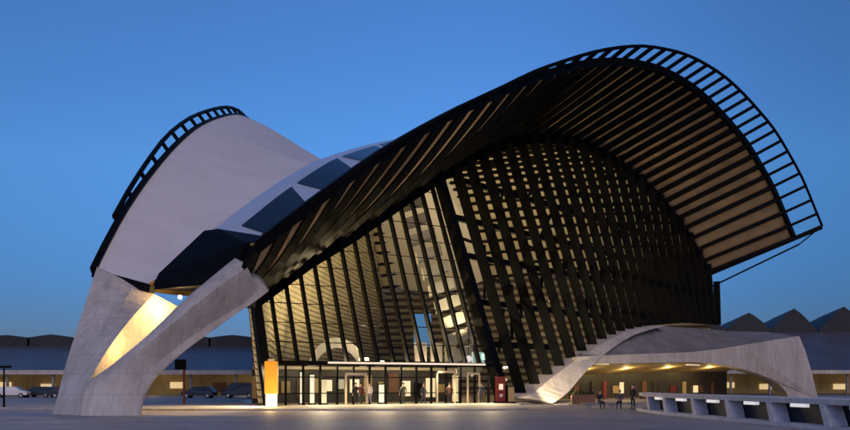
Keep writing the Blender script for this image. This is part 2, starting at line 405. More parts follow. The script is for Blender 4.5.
hexa(bm, [b-a_*.45-o_*.3, b+a_*.45-o_*.3, b+a_*.4+o_*.9, b-a_*.4+o_*.9, top-a_*.3-o_*.2, top+a_*.3-o_*.2, top+a_*.3+o_*.8, top-a_*.3+o_*.8])
obj('corner_post', bm, M['black'], hall)
def bt(i):
    t = WALL[i]; return V(t[0], t[1], t[2]), V(t[3], t[4], t[5])
bm = new()
for i in range(len(WALL)-1):
    b0, t0 = bt(i); b1, t1 = bt(i+1)
    if i < NF: b0 = b0.lerp(t0, 3.6/t0.z); b1 = b1.lerp(t1, 3.6/t1.z)
    bm.faces.new([bm.verts.new(v) for v in (b0, b1, t1, t0)])
obj('glazing', bm, M['glass'], hall)
for h in [3.6+1.55*k for k in range(1, 11)]:
    bm = new()
    for i in range(NF):
        b0, t0 = bt(i); b1, t1 = bt(i+1)
        if h < min(t0.z, t1.z)-.3:
            beam(bm, b0.lerp(t0, h/t0.z), b1.lerp(t1, h/t1.z), .07, .07)
    obj('glazing_bar', bm, M['black'], hall)
bA, tA = bt(0); bM_, tM = bt(NF)
def fw(u, depth=0., z=0.):                # a point on the entrance wall
    return V(lerp(-12.2, 6.9, u), lerp(66, 76, u), z)+V(-.464, .886, 0)*depth
FRZ = math.atan2(10, 19.1)
bm = new()
beam(bm, fw(.01, -.15, 3.45), fw(.985, -.15, 3.45), .8, .35)
obj('transom_beam', bm, M['black'], hall)
bm = new(); beam(bm, fw(.22, -.62, 3.5), fw(.90, -.62, 3.5), .1, .16); obj('light_strip', bm, M['glow_cream'], hall)
# door line: posts, glass, door frames
for k in range(1, 15):
    bm = new(); u = k/15
    beam(bm, fw(u, 0, .1), fw(u, 0, 3.3), .14, .2, up=(.464, -.886, 0)); obj('door_post', bm, M['black'], hall)
bm = new(); bm.faces.new([bm.verts.new(v) for v in (fw(.03, .05, .13), fw(.98, .05, .13), fw(.98, .05, 3.28), fw(.03, .05, 3.28))])
obj('entrance_glazing', bm, M['dglass'], hall)
bm = new()
for z in (1.05, 2.35): beam(bm, fw(.02, 0, z), fw(.985, 0, z), .06, .08)
obj('door_rail', bm, M['black'], hall)
for u0, u1, z in ((.30, .385, 2.5), (.69, .77, 2.75), (.83, .885, 2.6)):
    bm = new()
    beam(bm, fw(u0, -.15, .1), fw(u0, -.15, z), .16, .16); beam(bm, fw(u1, -.15, .1), fw(u1, -.15, z), .16, .16)
    beam(bm, fw(u0, -.15, z+.1), fw(u1, -.15, z+.1), .16, .2)
    obj('door_frame', bm, M['beige'], hall)

# --- interior: ribbed ceiling, slatted side wall, rear wall, lit panels, arch
CS = [18.5]+[20+2*i for i in range(37)]
def slat_top(s): return interp(s, [(18, -1.8), (34, -8.5), (50, -11.5), (94, -25)])
def slat_base(s): return interp(s, [(18, -.8), (24, -3.4), (35, -10.4), (50, -17), (94, -28)])
def Cl(s, k):
    n0 = interp(s, WN)-.15; n1 = slat_top(s); zw = interp(s, WZ)-.1
    bulge = max(.4, .6*(Sz(s)-zw-2.5))
    return P(s, lerp(n0, n1, k), zw+bulge*4*k*(1-k)*.6)
bm = new(); grid(bm, [[Cl(s, k/8) for k in range(9)] for s in CS])
ceil = obj('ceiling', bm, M['ceil'], hall)
for s in CS[1:]:
    bm = new()
    for k in range(8): beam(bm, Cl(s, k/8)+V(0, 0, -.12), Cl(s, (k+1)/8)+V(0, 0, -.12), .85, .26)
    obj('ceiling_rib', bm, M['black'], ceil)
bm = new()
def sw(s, z):
    zt = interp(s, WZ); f = min(1, z/zt); return P(s, lerp(slat_base(s), slat_top(s), f), z)
ss = [18.5+4*i for i in range(19)]+[94]
for k in range(58):
    z = .3+.55*k
    for s0, s1 in zip(ss, ss[1:]):
        if z+.5 > min(interp(s0, WZ), interp(s1, WZ))+.6: continue
        hexa(bm, [sw(s0, z)+DN*.2, sw(s1, z)+DN*.2, sw(s1, z+.42)+DN*.06, sw(s0, z+.42)+DN*.06, sw(s0, z), sw(s1, z), sw(s1, z+.42)-DN*.05, sw(s0, z+.42)-DN*.05])
for s0, s1 in zip(ss, ss[1:]):
    bm.faces.new([bm.verts.new(v) for v in (sw(s0, .1)-DN*.1, sw(s1, .1)-DN*.1, sw(s1, 99)-DN*.1+V(0, 0, min(0, interp(s1, WZ)-99)), sw(s0, 99)-DN*.1+V(0, 0, min(0, interp(s0, WZ)-99)))]).material_index = 1
obj('slat_wall', bm, [M['slat'], M['slatback']], hall)
random.seed(31)                           # steel ties between the leaning wall and the ceiling, just inside the glass
for k in range(26):
    i = NF+1+int(k*22/26); j = min(len(WALL)-1, i+random.choice((1, 1, 2))); f = random.uniform(.1, .75)
    (b0, t0), (b1, t1) = bt(i), bt(j); inn = V(-.808, .589, 0)
    bm = new(); p = b0.lerp(t0, f)+inn*.5; q_ = b1.lerp(t1, min(.96, f+random.uniform(.12, .22)))+inn*.5
    beam(bm, p, q_, random.uniform(.2, .4), .25); beam(bm, q_, q_+inn*3+V(0, 0, 1.2), .3, .3)
    obj('wall_tie', bm, M['black'], hall)
for k in range(5):                        # gallery edges along the side wall
    z = (5.5, 9.5, 13.8, 17.6, 21.5)[k]; bm = new(); pp = []
    for i in range(NF+1, len(WALL)-1-k):
        b0, t0 = bt(i)
        if b0.z+.6 < z < t0.z-1: pp.append(b0.lerp(t0, (z-b0.z)/(t0.z-b0.z))+V(-.808, .589, 0)*(1.0+.5*(k % 2)))
    for p, q_ in zip(pp, pp[1:]): beam(bm, p, q_, .5, .55)
    obj('gallery_edge', bm, M['black'], hall)
bm = new()                                # rear wall with a window opening
def rear(n, z, o=0): return P(94-o, n, z)
for n0, n1, z0, z1 in ((-28, -19.6, 0, 20), (-16.4, 28, 0, 20), (-19.6, -16.4, 0, 8), (-19.6, -16.4, 13.6, 20)):
    bm.faces.new([bm.verts.new(v) for v in (rear(n0, z0), rear(n1, z0), rear(n1, z1), rear(n0, z1))]).material_index = 1
    z = z0+.2
    while z < z1-.8:
        hexa(bm, [rear(n0, z, .25), rear(n1, z, .25), rear(n1, z+.62, .1), rear(n0, z+.62, .1), rear(n0, z, .05), rear(n1, z, .05), rear(n1, z+.62, .03), rear(n0, z+.62, .03)]); z += 1.15
random.seed(21)
for k in range(26):  # glowing balls added for the bright reflection specks between the fins
    b_ = new(); p = rear(random.uniform(-10, 26), random.uniform(2, 15), .5); bmesh.ops.create_icosphere(b_, subdivisions=1, radius=random.uniform(.15, .3)); bmesh.ops.translate(b_, vec=p, verts=b_.verts)
    tube(b_, [p, p+DS*.5], .05, 5); obj('glint_speck', b_, M['glow_cream'], hall)
obj('rear_wall', bm, [M['rearpanel'], M['bronze']], hall)
bm = new(); bm.faces.new([bm.verts.new(v) for v in (rear(-19.6, 8), rear(-16.4, 8), rear(-16.4, 13.6), rear(-19.6, 13.6))])
obj('rear_window', bm, M['glass'], hall)
# stepped band of pale panels just inside the corner
for k in range(11):
    f0 = .14+.072*k; bm = new()
    c0 = bM_.lerp(tM, f0); c1 = bM_.lerp(tM, f0+.05)
    a_ = along(0); i_ = V(-.464, .886, 0)
    sh = .3+2.2*max(0, f0-.3)
    r0 = c0-a_*sh+i_*1.2; l0 = c0-a_*(sh+2.3)+i_*1.6-V(0, 0, .9)
    r1 = c1-a_*sh+i_*1.0; l1 = c1-a_*(sh+2.3)+i_*1.4-V(0, 0, .9)
    hexa(bm, [r0, l0, l1, r1, r0+i_*.2, l0+i_*.2, l1+i_*.2, r1+i_*.2])
    obj('stepped_panel', bm, M['ceil'], hall)
bm = new()                                # pale interior arch
pts = []
for k in range(17):
    a = math.pi*k/16; pts.append(V(-9.3-3.5*math.cos(a), 90, .1+6.6*math.sin(a)**.8))
loft(bm, [[V(p.x*k+(1-k)*-9.3, 90+dy, p.z*k) for k, dy in ((1, -.5), (1, .5), (.84, .5), (.84, -.5))] for p in pts])
obj('interior_arch', bm, M['concrete'], hall)
# upper gallery front seen through the glass on the right
for u0, u1 in ((.70, .755), (.775, .83), (.845, .90)):
    bm = new(); box(bm, fw((u0+u1)/2, 4.5, 4.7), ((u1-u0)*21.5, .15, 1.7), FRZ); obj('gallery_panel', bm, M['ceil'], hall)

bm = new(); p = bM_.lerp(tM, .955)-along(0)*.55+V(-.464, .886, 0)*.25
hexa(bm, [p+along(0)*x+V(-.464, .886, 0)*y+V(0, 0, z) for z in (-.45, .45) for x, y in ((-.35, 0), (.3, 0), (.3, .15), (-.35, .15))]); obj('corner_lamp', bm, M['orange'], hall)
# --- lamps of the hall (uplight fixtures with their light, then lights without fixtures)
def pendant(p, e, col=(1, .74, .38), size=1.2):
    bm = new(); tube(bm, [p, p+V(0, 0, .25)], [.5, .42], 12); obj('uplight', bm, M['lamp_warm'], hall)
    light('uplight_lamp', 'AREA', p+V(0, 0, .4), e, col, hall, size, target=p+V(0, 0, 10))
for s, n, e in ((33, 1, 12000), (43, -2, 14000), (53, -2, 13000), (64, 0, 6500), (76, 2, 3800), (86, 3, 1200)):
    pendant(P(s, n, 4.0), e*.55)
for u in (.2, .45, .7, .93):
    p = fw(u, -.5, 3.2); light('entrance_spot', 'SPOT', p, 3400, (1, .78, .46), hall, .3, target=p+V(.464*2.2, -.886*2.2, -3), spot=150)
p = fw(0, -1.2, 3.0); light('entrance_spot', 'SPOT', p, 9000, (1, .8, .5), hall, .3, target=(p.x-5.5, p.y-4, 0), spot=120)  # added spot off the corner, brightens the pavement to the left
for u in (.25, .5, .75):
    p = fw(u, 3.0, 3.3); light('foyer_lamp', 'POINT', p, 600, (1, .8, .5), hall, .4)
light('panel_lamp', 'SPOT', fw(.86, .8, 4.6), 13000, (1, .8, .5), hall, .3, target=tM, spot=70)
light('arch_lamp', 'SPOT', V(-9.6, 84.5, 4.2), 1500, (1, .85, .55), hall, .3, target=V(-9.3, 90, 5), spot=90)

# ------------------------------------------------------------------ concrete beak (two limbs)
def at(px, py, Y): return V((px-425)/850*Y, Y, 1.8+(384-py)/850*Y)
bm = new()
rows = []
for a, b, c, d in (
    ((52, 416, 50.5), (92, 419, 48.2), (100, 414, 51), (66, 412, 53.5)),
    ((57, 398, 50.9), (88, 388, 49.3), (100, 384, 51.9), (70, 396, 54)),
    ((66, 364, 52.2), (103, 357, 51), (117, 368, 53.5), (78, 363, 55.4)),
    ((80, 319, 55), (129, 321, 54), (153, 340, 57.2), (91, 319, 58.2)),
    ((97, 267, 58.6), (154, 294, 57.6), (190, 313, 61.4), (112, 272, 62.5))):
    rows.append([at(*a), at(*b), at(*c), at(*d)])
loft(bm, [round_section(r, 3, .25) for r in refine(rows, 6)])
beak = obj('concrete_support', bm, M['concrete'], hall)
beak['label'] = 'left limb of the concrete beak'
bm = new(); rows = []
for e, f, g, h, i in (   # ridge (slot side), ridge (outer), web, lower edge, back
    ((80, 418, 48.3), (100, 419, 48.0), (122, 419, 47.9), (141, 416, 48.5), (112, 410, 51.5)),
    ((83, 388, 49.0), (104, 386, 48.7), (128, 392, 48.9), (145, 397, 49.3), (114, 386, 51.6)),
    ((113, 364, 50.0), (124, 365, 49.5), (146, 374, 50.0), (157, 377, 50.4), (132, 366, 52.6)),
    ((149, 334, 51.4), (157, 337, 50.8), (172, 351, 51.8), (184, 352, 52.1), (166, 340, 54.0)),
    ((183, 301, 53.0), (194, 306, 52.3), (210, 324, 53.6), (222, 324, 53.9), (205, 309, 55.6)),
    ((214, 275, 54.2), (227, 281, 53.4), (244, 303, 54.8), (254, 302, 55.0), (236, 284, 56.8)),
    ((235, 258, 55.0), (247, 267, 54.2), (258, 288, 55.4), (269, 291, 55.8), (254, 268, 57.6))):
    rows.append([at(*e), at(*f), at(*g), at(*h), at(*i)])
loft(bm, [round_section(r, 5, .5) for r in refine(rows, 6)])
b2 = obj('concrete_support', bm, M['concrete'], hall)
b2['label'] = 'right limb of the concrete beak with a raised ridge'
# recessed floodlight in the slot
p = at(180, 297, 58.2)
bm = new(); bmesh.ops.create_icosphere(bm, subdivisions=2, radius=.14); bmesh.ops.translate(bm, vec=p, verts=bm.verts)
obj('floodlight', bm, M['lamp_warm'], hall)
light('slot_wash', 'POINT', at(180, 300, 56.9), 3200, (1, .62, .2), hall, .2)
light('slot_wash', 'POINT', at(138, 350, 52.4), 620, (1, .58, .17), hall, .3)  # second light added to wash the lower slot, no fixture

# ------------------------------------------------------------------ concrete side canopy
can = thing('concrete_canopy', 'low concrete side canopy with flared abutment and lit soffit beside the dark facade', 'canopy', tuple(at(680, 398, 104)*1.0))
can.location.z = 0
def path(tab, n=28):
    out = []
    for k in range(n+1):
        x = lerp(tab[0][0], tab[-1][0], k/n)
        out.append(at(x, smooth_interp(x, [(a, b) for a, b, c in tab]), interp(x, [(a, c) for a, b, c in tab])))
    return out
back = path([(585, 349, 89.5), (605, 335, 93.5), (640, 326, 101.5), (690, 328, 114), (730, 331, 122), (768, 332, 126)])
front = path([(576, 357, 84.5), (620, 355, 90), (690, 352.5, 98), (715, 350, 101), (740, 346, 104), (770, 341, 108), (799, 336.5, 112)])
bm = new(); grid(bm, [back, front]); grid(bm, [[p-V(0, 0, .5) for p in back], [p-V(0, 0, .5) for p in front]])
obj('canopy_roof', bm, M['concrete_dark'], can)  # shade of the wing above is put into the darker concrete
flow = path([(574, 364.5, 84.3), (620, 363.5, 89.8), (690, 362, 97.8), (700, 362, 99)])
ftop = path([(576, 357, 84.3), (620, 355, 89.8), (690, 352.5, 97.8), (700, 352, 99)])
bm = new(); loft(bm, [[a+V(0, 0, .03), b, b+V(-.2, 1.4, 0), a+V(-.2, 1.4, 0)] for a, b in zip(ftop, flow)]); obj('fascia', bm, M['concrete'], can)
ab = [(690, 352.2, 97.9), (715, 349.6, 101), (740, 345.6, 104), (770, 340.6, 108), (799, 336, 112), (805, 350, 112.4), (812, 374, 112.7), (818, 399, 113), (789, 399, 110.5), (786, 392, 110.2), (779, 384, 109.4), (768, 377.5, 108), (750, 371, 105.5), (730, 366, 103), (710, 363, 100.5), (690, 362, 97.9)]
bm = new(); fr = [at(*p) for p in ab]; fr = [p+V(0, -.06, 0) for p in fr]; prism(bm, fr, (1.5, 7, 0)); obj('abutment', bm, M['concrete'], can)
bm = new()                                # soffit and the recess behind
so = path([(568, 365, 85), (620, 364.2, 91.2), (690, 363, 99.2), (740, 364, 106)])
bk = [p+V(1.5, 9, -.9) for p in so]
grid(bm, [so, bk]); obj('soffit', bm, M['warmwall'], can)
bm = new(); grid(bm, [[p+V(0, -.2, 0) for p in bk], [V(p.x, p.y-.2, 0) for p in bk]]); obj('recess_wall', bm, M['bronze'], can)
random.seed(3)
for k in range(15):                       # shop windows and doors inside the recess
    j = 1+int(k*1.75); p = bk[min(j, 26)]; q_ = bk[min(j+1, 27)]
    bm = new(); hgt = random.choice((.9, 1.3, 2.0)); z0 = .1 if hgt > 1.8 else .7
    c = p.lerp(q_, .5); box(bm, (c.x, c.y-.35, z0+hgt/2), (random.uniform(.5, 1.2), .1, hgt), math.atan2(q_.y-p.y, q_.x-p.x))
    obj('recess_panel', bm, [M['brownwall'], M['panel_amber'], M['red'], M['bronze'], M['brownwall'], M['warmwall'], M['bronze']][k*3 % 7], can)
for px, py, Y in ((600, 363.5, 88.3), (693, 364.5, 98.9)):
    bm = new(); c = at(px, py, Y); box(bm, (c.x, c.y, c.z-.05), (3.0, .3, .12), .8); obj('soffit_lamp', bm, M['glow_cream'], can)
for j in (3, 10, 17, 24):
    p = so[j].lerp(bk[j], .45)-V(0, 0, .35); light('canopy_lamp', 'POINT', p, 380, (1, .74, .3), can, .25)
# concrete arch rib that carries the dark facade
top_tab = [(513, 398, 76.6), (535, 380, 81), (560, 362, 85.2), (590, 343.5, 90.6), (615, 332, 95.8), (640, 326.5, 101.5), (652, 326, 104.5)]
low_tab = [(536, 403, 76.6), (552, 392, 81), (572, 370, 85.2), (597, 349, 90.6), (619, 336, 95.8), (643, 328.5, 101.5), (653, 327, 104.5)]
bm = new(); rows = []
for (a, b) in zip(top_tab, low_tab):
    p = at(*a)+V(.808, -.589, 0)*1.5; q_ = at(*b)+V(.808, -.589, 0)*1.7; inn = V(-.808, .589, 0)*1.9
    rows.append([p, q_, q_+inn, p+inn])
loft(bm, refine(rows, 5)); obj('arch_rib', bm, M['concrete'], hall)
p = at(548, 398, 72); light('arch_uplight', 'SPOT', V(p.x, p.y, .6), 22000, (1, .78, .46), hall, .2, target=at(605, 340, 93), spot=60)

# ------------------------------------------------------------------ platform halls behind
def platform_hall(name_label, x0, x1, Y, zr, zf, peaks, group='platform halls behind the station'):
    t = thing('platform_hall', name_label, 'platform hall', ((x0+x1)/2, Y, 0), 0, group)
    bm = new()
    prism(bm, [(x0, Y, zf), (x0, Y+22, zr), (x0, Y+22, zr-.5), (x0, Y+.3, zf-.5)], (x1-x0, 0, 0)); obj('roof', bm, M['roofmetal'], t)
    bm = new(); box(bm, ((x0+x1)/2, Y-.2, zf-.35), (x1-x0, .3, .65)); obj('fascia', bm, M['concrete'], t)
    bm = new(); box(bm, ((x0+x1)/2, Y+9, 1.9), (x1-x0, .3, 3.8)); obj('back_wall', bm, M['warmwall'], t)
    n = int((x1-x0)/7)
    for k in range(n+1):
        bm = new(); x = lerp(x0+.5, x1-.5, k/n); beam(bm, (x, Y+.6, 0), (x, Y+.6, zf-.6), .35, .35); obj('column', bm, M['concrete_dark'], t)
        bm = new(); box(bm, (min(x+2.5, x1-1.2), Y+8.7, 1.3+.3*(k % 2)), (2.2, .15, 1.0+.5*(k % 3 == 0))); obj('window', bm, M['panel_amber'] if k % 3 else M['brownwall'], t)
    for k in range(max(2, n//2)):
        x = lerp(x0, x1, (k+.5)/max(2, n//2)); light('platform_lamp', 'POINT', (x, Y+4, zf-1), 260, (1, .75, .4), t, .3)
    for (xa, xb, z0, z1) in peaks:
        bm = new(); rows = []
        for dy, sc in ((0, 1), (10, .75), (22, .35)):
            r = []
            for k in range(9):
                u = -1+k/4; r.append(V((xa+xb)/2+u*(xb-xa)/2, Y+21+dy, z0+(z1-z0)*sc*(1-abs(u)**1.25)))
            r += [V((xb), Y+21+dy, z0-2.2), V(xa, Y+21+dy, z0-2.2)]
            rows.append(r)
        loft(bm, rows); obj('roof_peak', bm, M['darkroof'], t)
    return t
YL = 128
def zx(px, Y): return (px-425)/850*Y
def zz(py, Y): return 1.8+(384-py)/850*Y
Yp = YL+22
pk = [(zx(a, Yp), zx(a+47, Yp), zz(338, Yp), zz(335+random.uniform(-.5, .5), Yp)) for a in range(-60, 260, 45)]
platform_hall('long low platform hall with amber lit recess, left of the station', zx(-90, YL), zx(285, YL), YL, zz(345, Yp), zz(370, YL), pk)
YR = 150; Yp = YR+22
pk = [(zx(a, Yp), zx(b, Yp), zz(331, Yp), zz(c, Yp)) for a, b, c in ((690, 728, 322), (724, 770, 313), (769, 815, 309), (817, 866, 307), (867, 915, 306))]
platform_hall('platform hall with three dark roof peaks, right of the station', zx(690, YR), zx(930, YR), YR, zz(331, Yp), zz(370, YR), pk)

# ------------------------------------------------------------------ concrete parapet of openings, lower right
par = thing('parapet', 'pale concrete parapet with leaning posts and glowing strips under its top rail', 'parapet', (15, 40, 0))
cl = [(14.75, 57.5), (14.55, 56), (14.4, 54), (14.25, 49.8), (14.6, 45.6), (14.95, 41.4), (15.3, 37.2), (15.7, 33), (16.1, 28.8), (16.5, 24.6)]
bm = new(); loft(bm, [[V(x-.3, y, 1.22), V(x+.45, y, 1.25), V(x+.45, y, 1.02), V(x-.25, y, 1.0)] for x, y in cl]); obj('top_rail', bm, M['paleconc'], par)
bm = new(); loft(bm, [[V(x-.45, y, .18), V(x+.5, y, .18), V(x+.5, y, -.02), V(x-.45, y, -.02)] for x, y in cl]); obj('base_kerb', bm, M['paleconc'], par)
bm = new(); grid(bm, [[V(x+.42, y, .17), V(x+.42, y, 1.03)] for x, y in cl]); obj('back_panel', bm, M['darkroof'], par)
for (x, y) in cl[2:]:
    bm = new(); prism(bm, [(x-.32, y-.75, .16), (x-.32, y-.25, .16), (x-.28, y+.28, 1.02), (x-.28, y-.12, 1.02)], (.7, 0, 0)); obj('post', bm, M['paleconc'], par)
for (x0, y0), (x1, y1) in zip(cl[2:], cl[3:]):  # added glowing strips stand in for bright patches under the rail
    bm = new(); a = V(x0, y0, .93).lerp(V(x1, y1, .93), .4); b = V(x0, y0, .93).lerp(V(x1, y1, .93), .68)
    beam(bm, a+V(-.12, 0, 0), b+V(-.12, 0, 0), .18, .16); obj('rail_glow', bm, M['glow_white'], par)

# ------------------------------------------------------------------ objects on the plaza
# yellow totem
t = thing('totem_sign', 'tall yellow totem sign on a white base beside the glass corner', 'sign', tuple(at(271.5, 405, 62.5)*1.0)); t.location.z = .12
X = t.location.x; Yt = t.location.y
bm = new(); box(bm, (X, Yt, .6), (.78, .45, .95)); bmesh.ops.bevel(bm, geom=bm.edges, offset=.03, segments=1); obj('base', bm, M['panel_lit'], t)
bm = new(); box(bm, (X, Yt, 2.27), (.95, .4, 2.4)); bmesh.ops.bevel(bm, geom=bm.edges, offset=.04, segments=2); obj('sign_panel', bm, M['yellow'], t)
bm = new(); box(bm, (X, Yt, 3.55), (.5, .3, .16)); obj('cap', bm, M['beige'], t)
light('totem_fill', 'POINT', (X+.3, Yt-2.2, .9), 420, (1, .7, .25), t, .2)  # fill light added before the totem to brighten the pavement, no fixture
# street lamp far left
t = thing('street_lamp', 'slim dark street lamp with flat head at the left edge', 'street lamp', (zx(4, 62), 62, 0))
X = t.location.x
bm = new(); tube(bm, [(X, 62, 0), (X, 62, 3.0)], [.09, .06], 8); obj('post', bm, M['black'], t)
bm = new(); box(bm, (X, 62, 3.05), (.95, .4, .16)); bmesh.ops.bevel(bm, geom=bm.edges, offset=.04, segments=1); obj('lamp_head', bm, M['black'], t)
# direction sign on a red-brown post
Ys = 72; t = thing('sign_post', 'red brown post with a small dark square sign, right of the concrete beak', 'sign', (zx(184, Ys), Ys, .12))
X = t.location.x
bm = new(); tube(bm, [(X, Ys, .12), (X, Ys, 3.7)], .11, 8); obj('post', bm, M['rust'], t)
bm = new(); box(bm, (X-.25, Ys-.15, 3.45), (.95, .1, .85)); bmesh.ops.bevel(bm, geom=bm.edges, offset=.03, segments=1); obj('sign_panel', bm, M['black'], t)
# lit advert stand
u = .075
t = thing('advert_stand', 'glowing white advert stand on a dark foot behind the glass next to the yellow totem', 'advert stand', (zx(289.5, 75), 75, .13))
c = V(zx(289.5, 75), 75, .1)
bm = new(); prism(bm, [c+V(-.75, 0, .75), c+V(.75, 0, .6), c+V(.55, 0, 1.95), c+V(-.35, 0, 1.95)], (-.1, .25, 0)); obj('display_panel', bm, M['panel_lit'], t)
bm = new(); box(bm, (c.x, c.y+.12, .35), (1.3, .5, .46)); bmesh.ops.bevel(bm, geom=bm.edges, offset=.04, segments=1); obj('foot', bm, M['black'], t)
# foyer items
def stand(u, depth, w_, h_, m, name, label, cat, z0=.13, group=None, frame=True):
    p = fw(u, depth, 0); t = thing(name, label, cat, (p.x, p.y, z0), 0, group)
    bm = new(); box(bm, (p.x, p.y, z0+.12+h_/2), (w_, .18, h_), FRZ); obj('panel', bm, m, t)
    if frame:
        bm = new(); q_ = p+V(-.464, .886, 0)*.12
        box(bm, (q_.x, q_.y, z0+(h_+.2)/2), (w_+.16, .05, h_+.22), FRZ); box(bm, (p.x, p.y, z0+.05), (w_+.2, .5, .1), FRZ); obj('frame', bm, M['black'], t)
    return t
stand(.145, 1.0, .28, 2.5, M['panel_lit'], 'light_column', 'left narrow glowing column behind the entrance glass near the totem', 'light column')
stand(.185, 1.0, .32, 2.3, M['panel_lit'], 'light_column', 'right narrow glowing column behind the entrance glass near the totem', 'light column')
stand(.225, .8, .55, 1.9, M['panel_amber'], 'poster_case', 'amber poster case left of the framed doorway', 'poster case')
stand(.47, .8, .55, 1.5, M['panel_lit'], 'poster_case', 'white poster case right of the people in the doorway', 'poster case')
stand(.80, .9, .5, 2.3, M['panel_amber'], 'poster_case', 'tall amber poster case between the two right door frames', 'poster case')
t = stand(.955, -1.2, .95, 2.2, M['red'], 'ticket_machine', 'red ticket machine at the dark corner post', 'ticket machine')
p = fw(.955, -1.32, 0)
bm = new(); box(bm, (p.x, p.y, 1.55), (.4, .06, .5), FRZ); obj('screen', bm, M['panel_amber'], t)
bm = new(); box(bm, (p.x, p.y, .8), (.3, .05, .25), FRZ); obj('tray', bm, M['whitepaint'], t)
stand(.995, -1.6, .5, 1.3, M['warmwall'], 'litter_bin', 'pale beige litter bin right of the red ticket machine', 'bin')
p = fw(.935, 1.0, 4.15); t = thing('hanging_sign', 'green lit hanging sign above the ticket machine', 'sign', tuple(p))
bm = new(); box(bm, p, (2.2, .15, 1.0), FRZ); obj('sign_panel', bm, M['green'], t)
bm = new(); box(bm, p+V(.3*.886+.46*.12, .3*.464-.886*.12, .08), (1.0, .06, .55), FRZ); obj('lit_field', bm, M['greenw'], t)
bm = new()
for k in (-.8, .8): tube(bm, [p+along(0)*k+V(0, 0, .5), p+along(0)*k+V(0, 0, 3)], .03, 6)
obj('hanger', bm, M['black'], t)
p = fw(.855, .6, 4.0); t = thing('wall_lamp', 'small white lamp left of the green sign', 'lamp', tuple(p))
bm = new(); bmesh.ops.create_icosphere(bm, subdivisions=2, radius=.32); bmesh.ops.translate(bm, vec=p, verts=bm.verts); obj('globe', bm, M['glow_white'], t)
bm = new(); tube(bm, [p+V(0, 0, .25), p+V(0, 0, 2.5)], .03, 6); obj('hanger', bm, M['black'], t)
# shop fronts inside the foyer
random.seed(11)
bm0 = thing('shop_front', 'row of dark shop fronts with lit windows inside the glass foyer', 'shop front', tuple(fw(.5, 7, .13)))
bm = new(); c = fw(.5, 7, 1.75); box(bm, c, (20, .3, 3.2), FRZ); obj('wall', bm, M['bronze'], bm0)
for k in range(16):
    u = .05+.9*k/15; c = fw(u, 6.75, random.uniform(1.2, 1.9)); bm = new()
    box(bm, c, (random.uniform(.5, 1.0), .1, random.uniform(.8, 2.0)), FRZ)
    obj('shop_window', bm, random.choice([M['panel_amber'], M['whitepaint'], M['black'], M['warmwall'], M['green'] if k in (9, 12) else M['panel_amber'], M['brownwall']]), bm0)
bm = new(); box(bm, fw(.5, 6.6, 3.2), (20, .5, .25), FRZ); obj('cornice', bm, M['beige'], bm0)

# low stone bench and small planter by the seated people
t = thing('planter_box', 'brown timber planter box beside the foot of the concrete arch', 'planter', (zx(583, 74), 74, 0))
X = t.location.x
bm = new(); box(bm, (X, 74, .45), (2.0, .8, .8)); bmesh.ops.bevel(bm, geom=bm.edges, offset=.03, segments=1); obj('box', bm, M['brownwall'], t)
bm = new(); random.seed(4)
for k in range(260):
    c = V(X+random.uniform(-.95, .95), 74+random.uniform(-.35, .35), .88+abs(random.gauss(0, .22))); a = V(random.uniform(-1, 1), random.uniform(-1, 1), random.uniform(-.3, 1)).normalized()*.13; b = a.cross(V(random.random(), random.random(), 1)).normalized()*.06
    bm.faces.new([bm.verts.new(c-b), bm.verts.new(c+a*.5-b*.3), bm.verts.new(c+a), bm.verts.new(c+b)])
obj('shrub', bm, M['leaf'], t)
t = thing('stone_bench', 'long low stone bench under the seated people', 'bench', (zx(612, 61), 61, 0))
X = t.location.x
bm = new(); box(bm, (X, 61, .40), (4.4, .55, .12)); bmesh.ops.bevel(bm, geom=bm.edges, offset=.02, segments=1); obj('seat', bm, M['concrete_dark'], t)
for k in (-1.7, 0, 1.7):
    bm = new(); box(bm, (X+k, 61, .17), (.35, .45, .34)); obj('leg', bm, M['concrete_dark'], t)
# small tree near the glass corner
def leafball(bm, c, r, n, s):
    for k in range(n):
        d = V(random.gauss(0, 1), random.gauss(0, 1), random.gauss(0, 1)).normalized()*r*random.random()**.4*random.uniform(.75, 1.1)
        p = c+d; a = V(random.uniform(-1, 1), random.uniform(-1, 1), random.uniform(-1, 1)).normalized()*s; b = a.cross(d+V(.01, 0, 0)).normalized()*s*.5
        bm.faces.new([bm.verts.new(p-b), bm.verts.new(p+a), bm.verts.new(p+b), bm.verts.new(p-a*.6)])
t = thing('small_tree', 'small dark clipped tree left of the yellow totem', 'tree', (zx(261, 74), 74, .12)); X = t.location.x
bm = new(); tube(bm, [(X, 74, .1), (X+.03, 74, .7), (X, 74, 1.2)], [.07, .05, .04], 7); tube(bm, [(X, 74, .9), (X+.25, 74, 1.5)], .025, 5); tube(bm, [(X, 74, .9), (X-.2, 74.1, 1.5)], .025, 5); obj('trunk', bm, M['bark'], t)
bm = new(); leafball(bm, V(X, 74, 1.5), .62, 500, .09); leafball(bm, V(X+.2, 74, 1.9), .35, 160, .09); obj('crown', bm, M['leaf'], t)

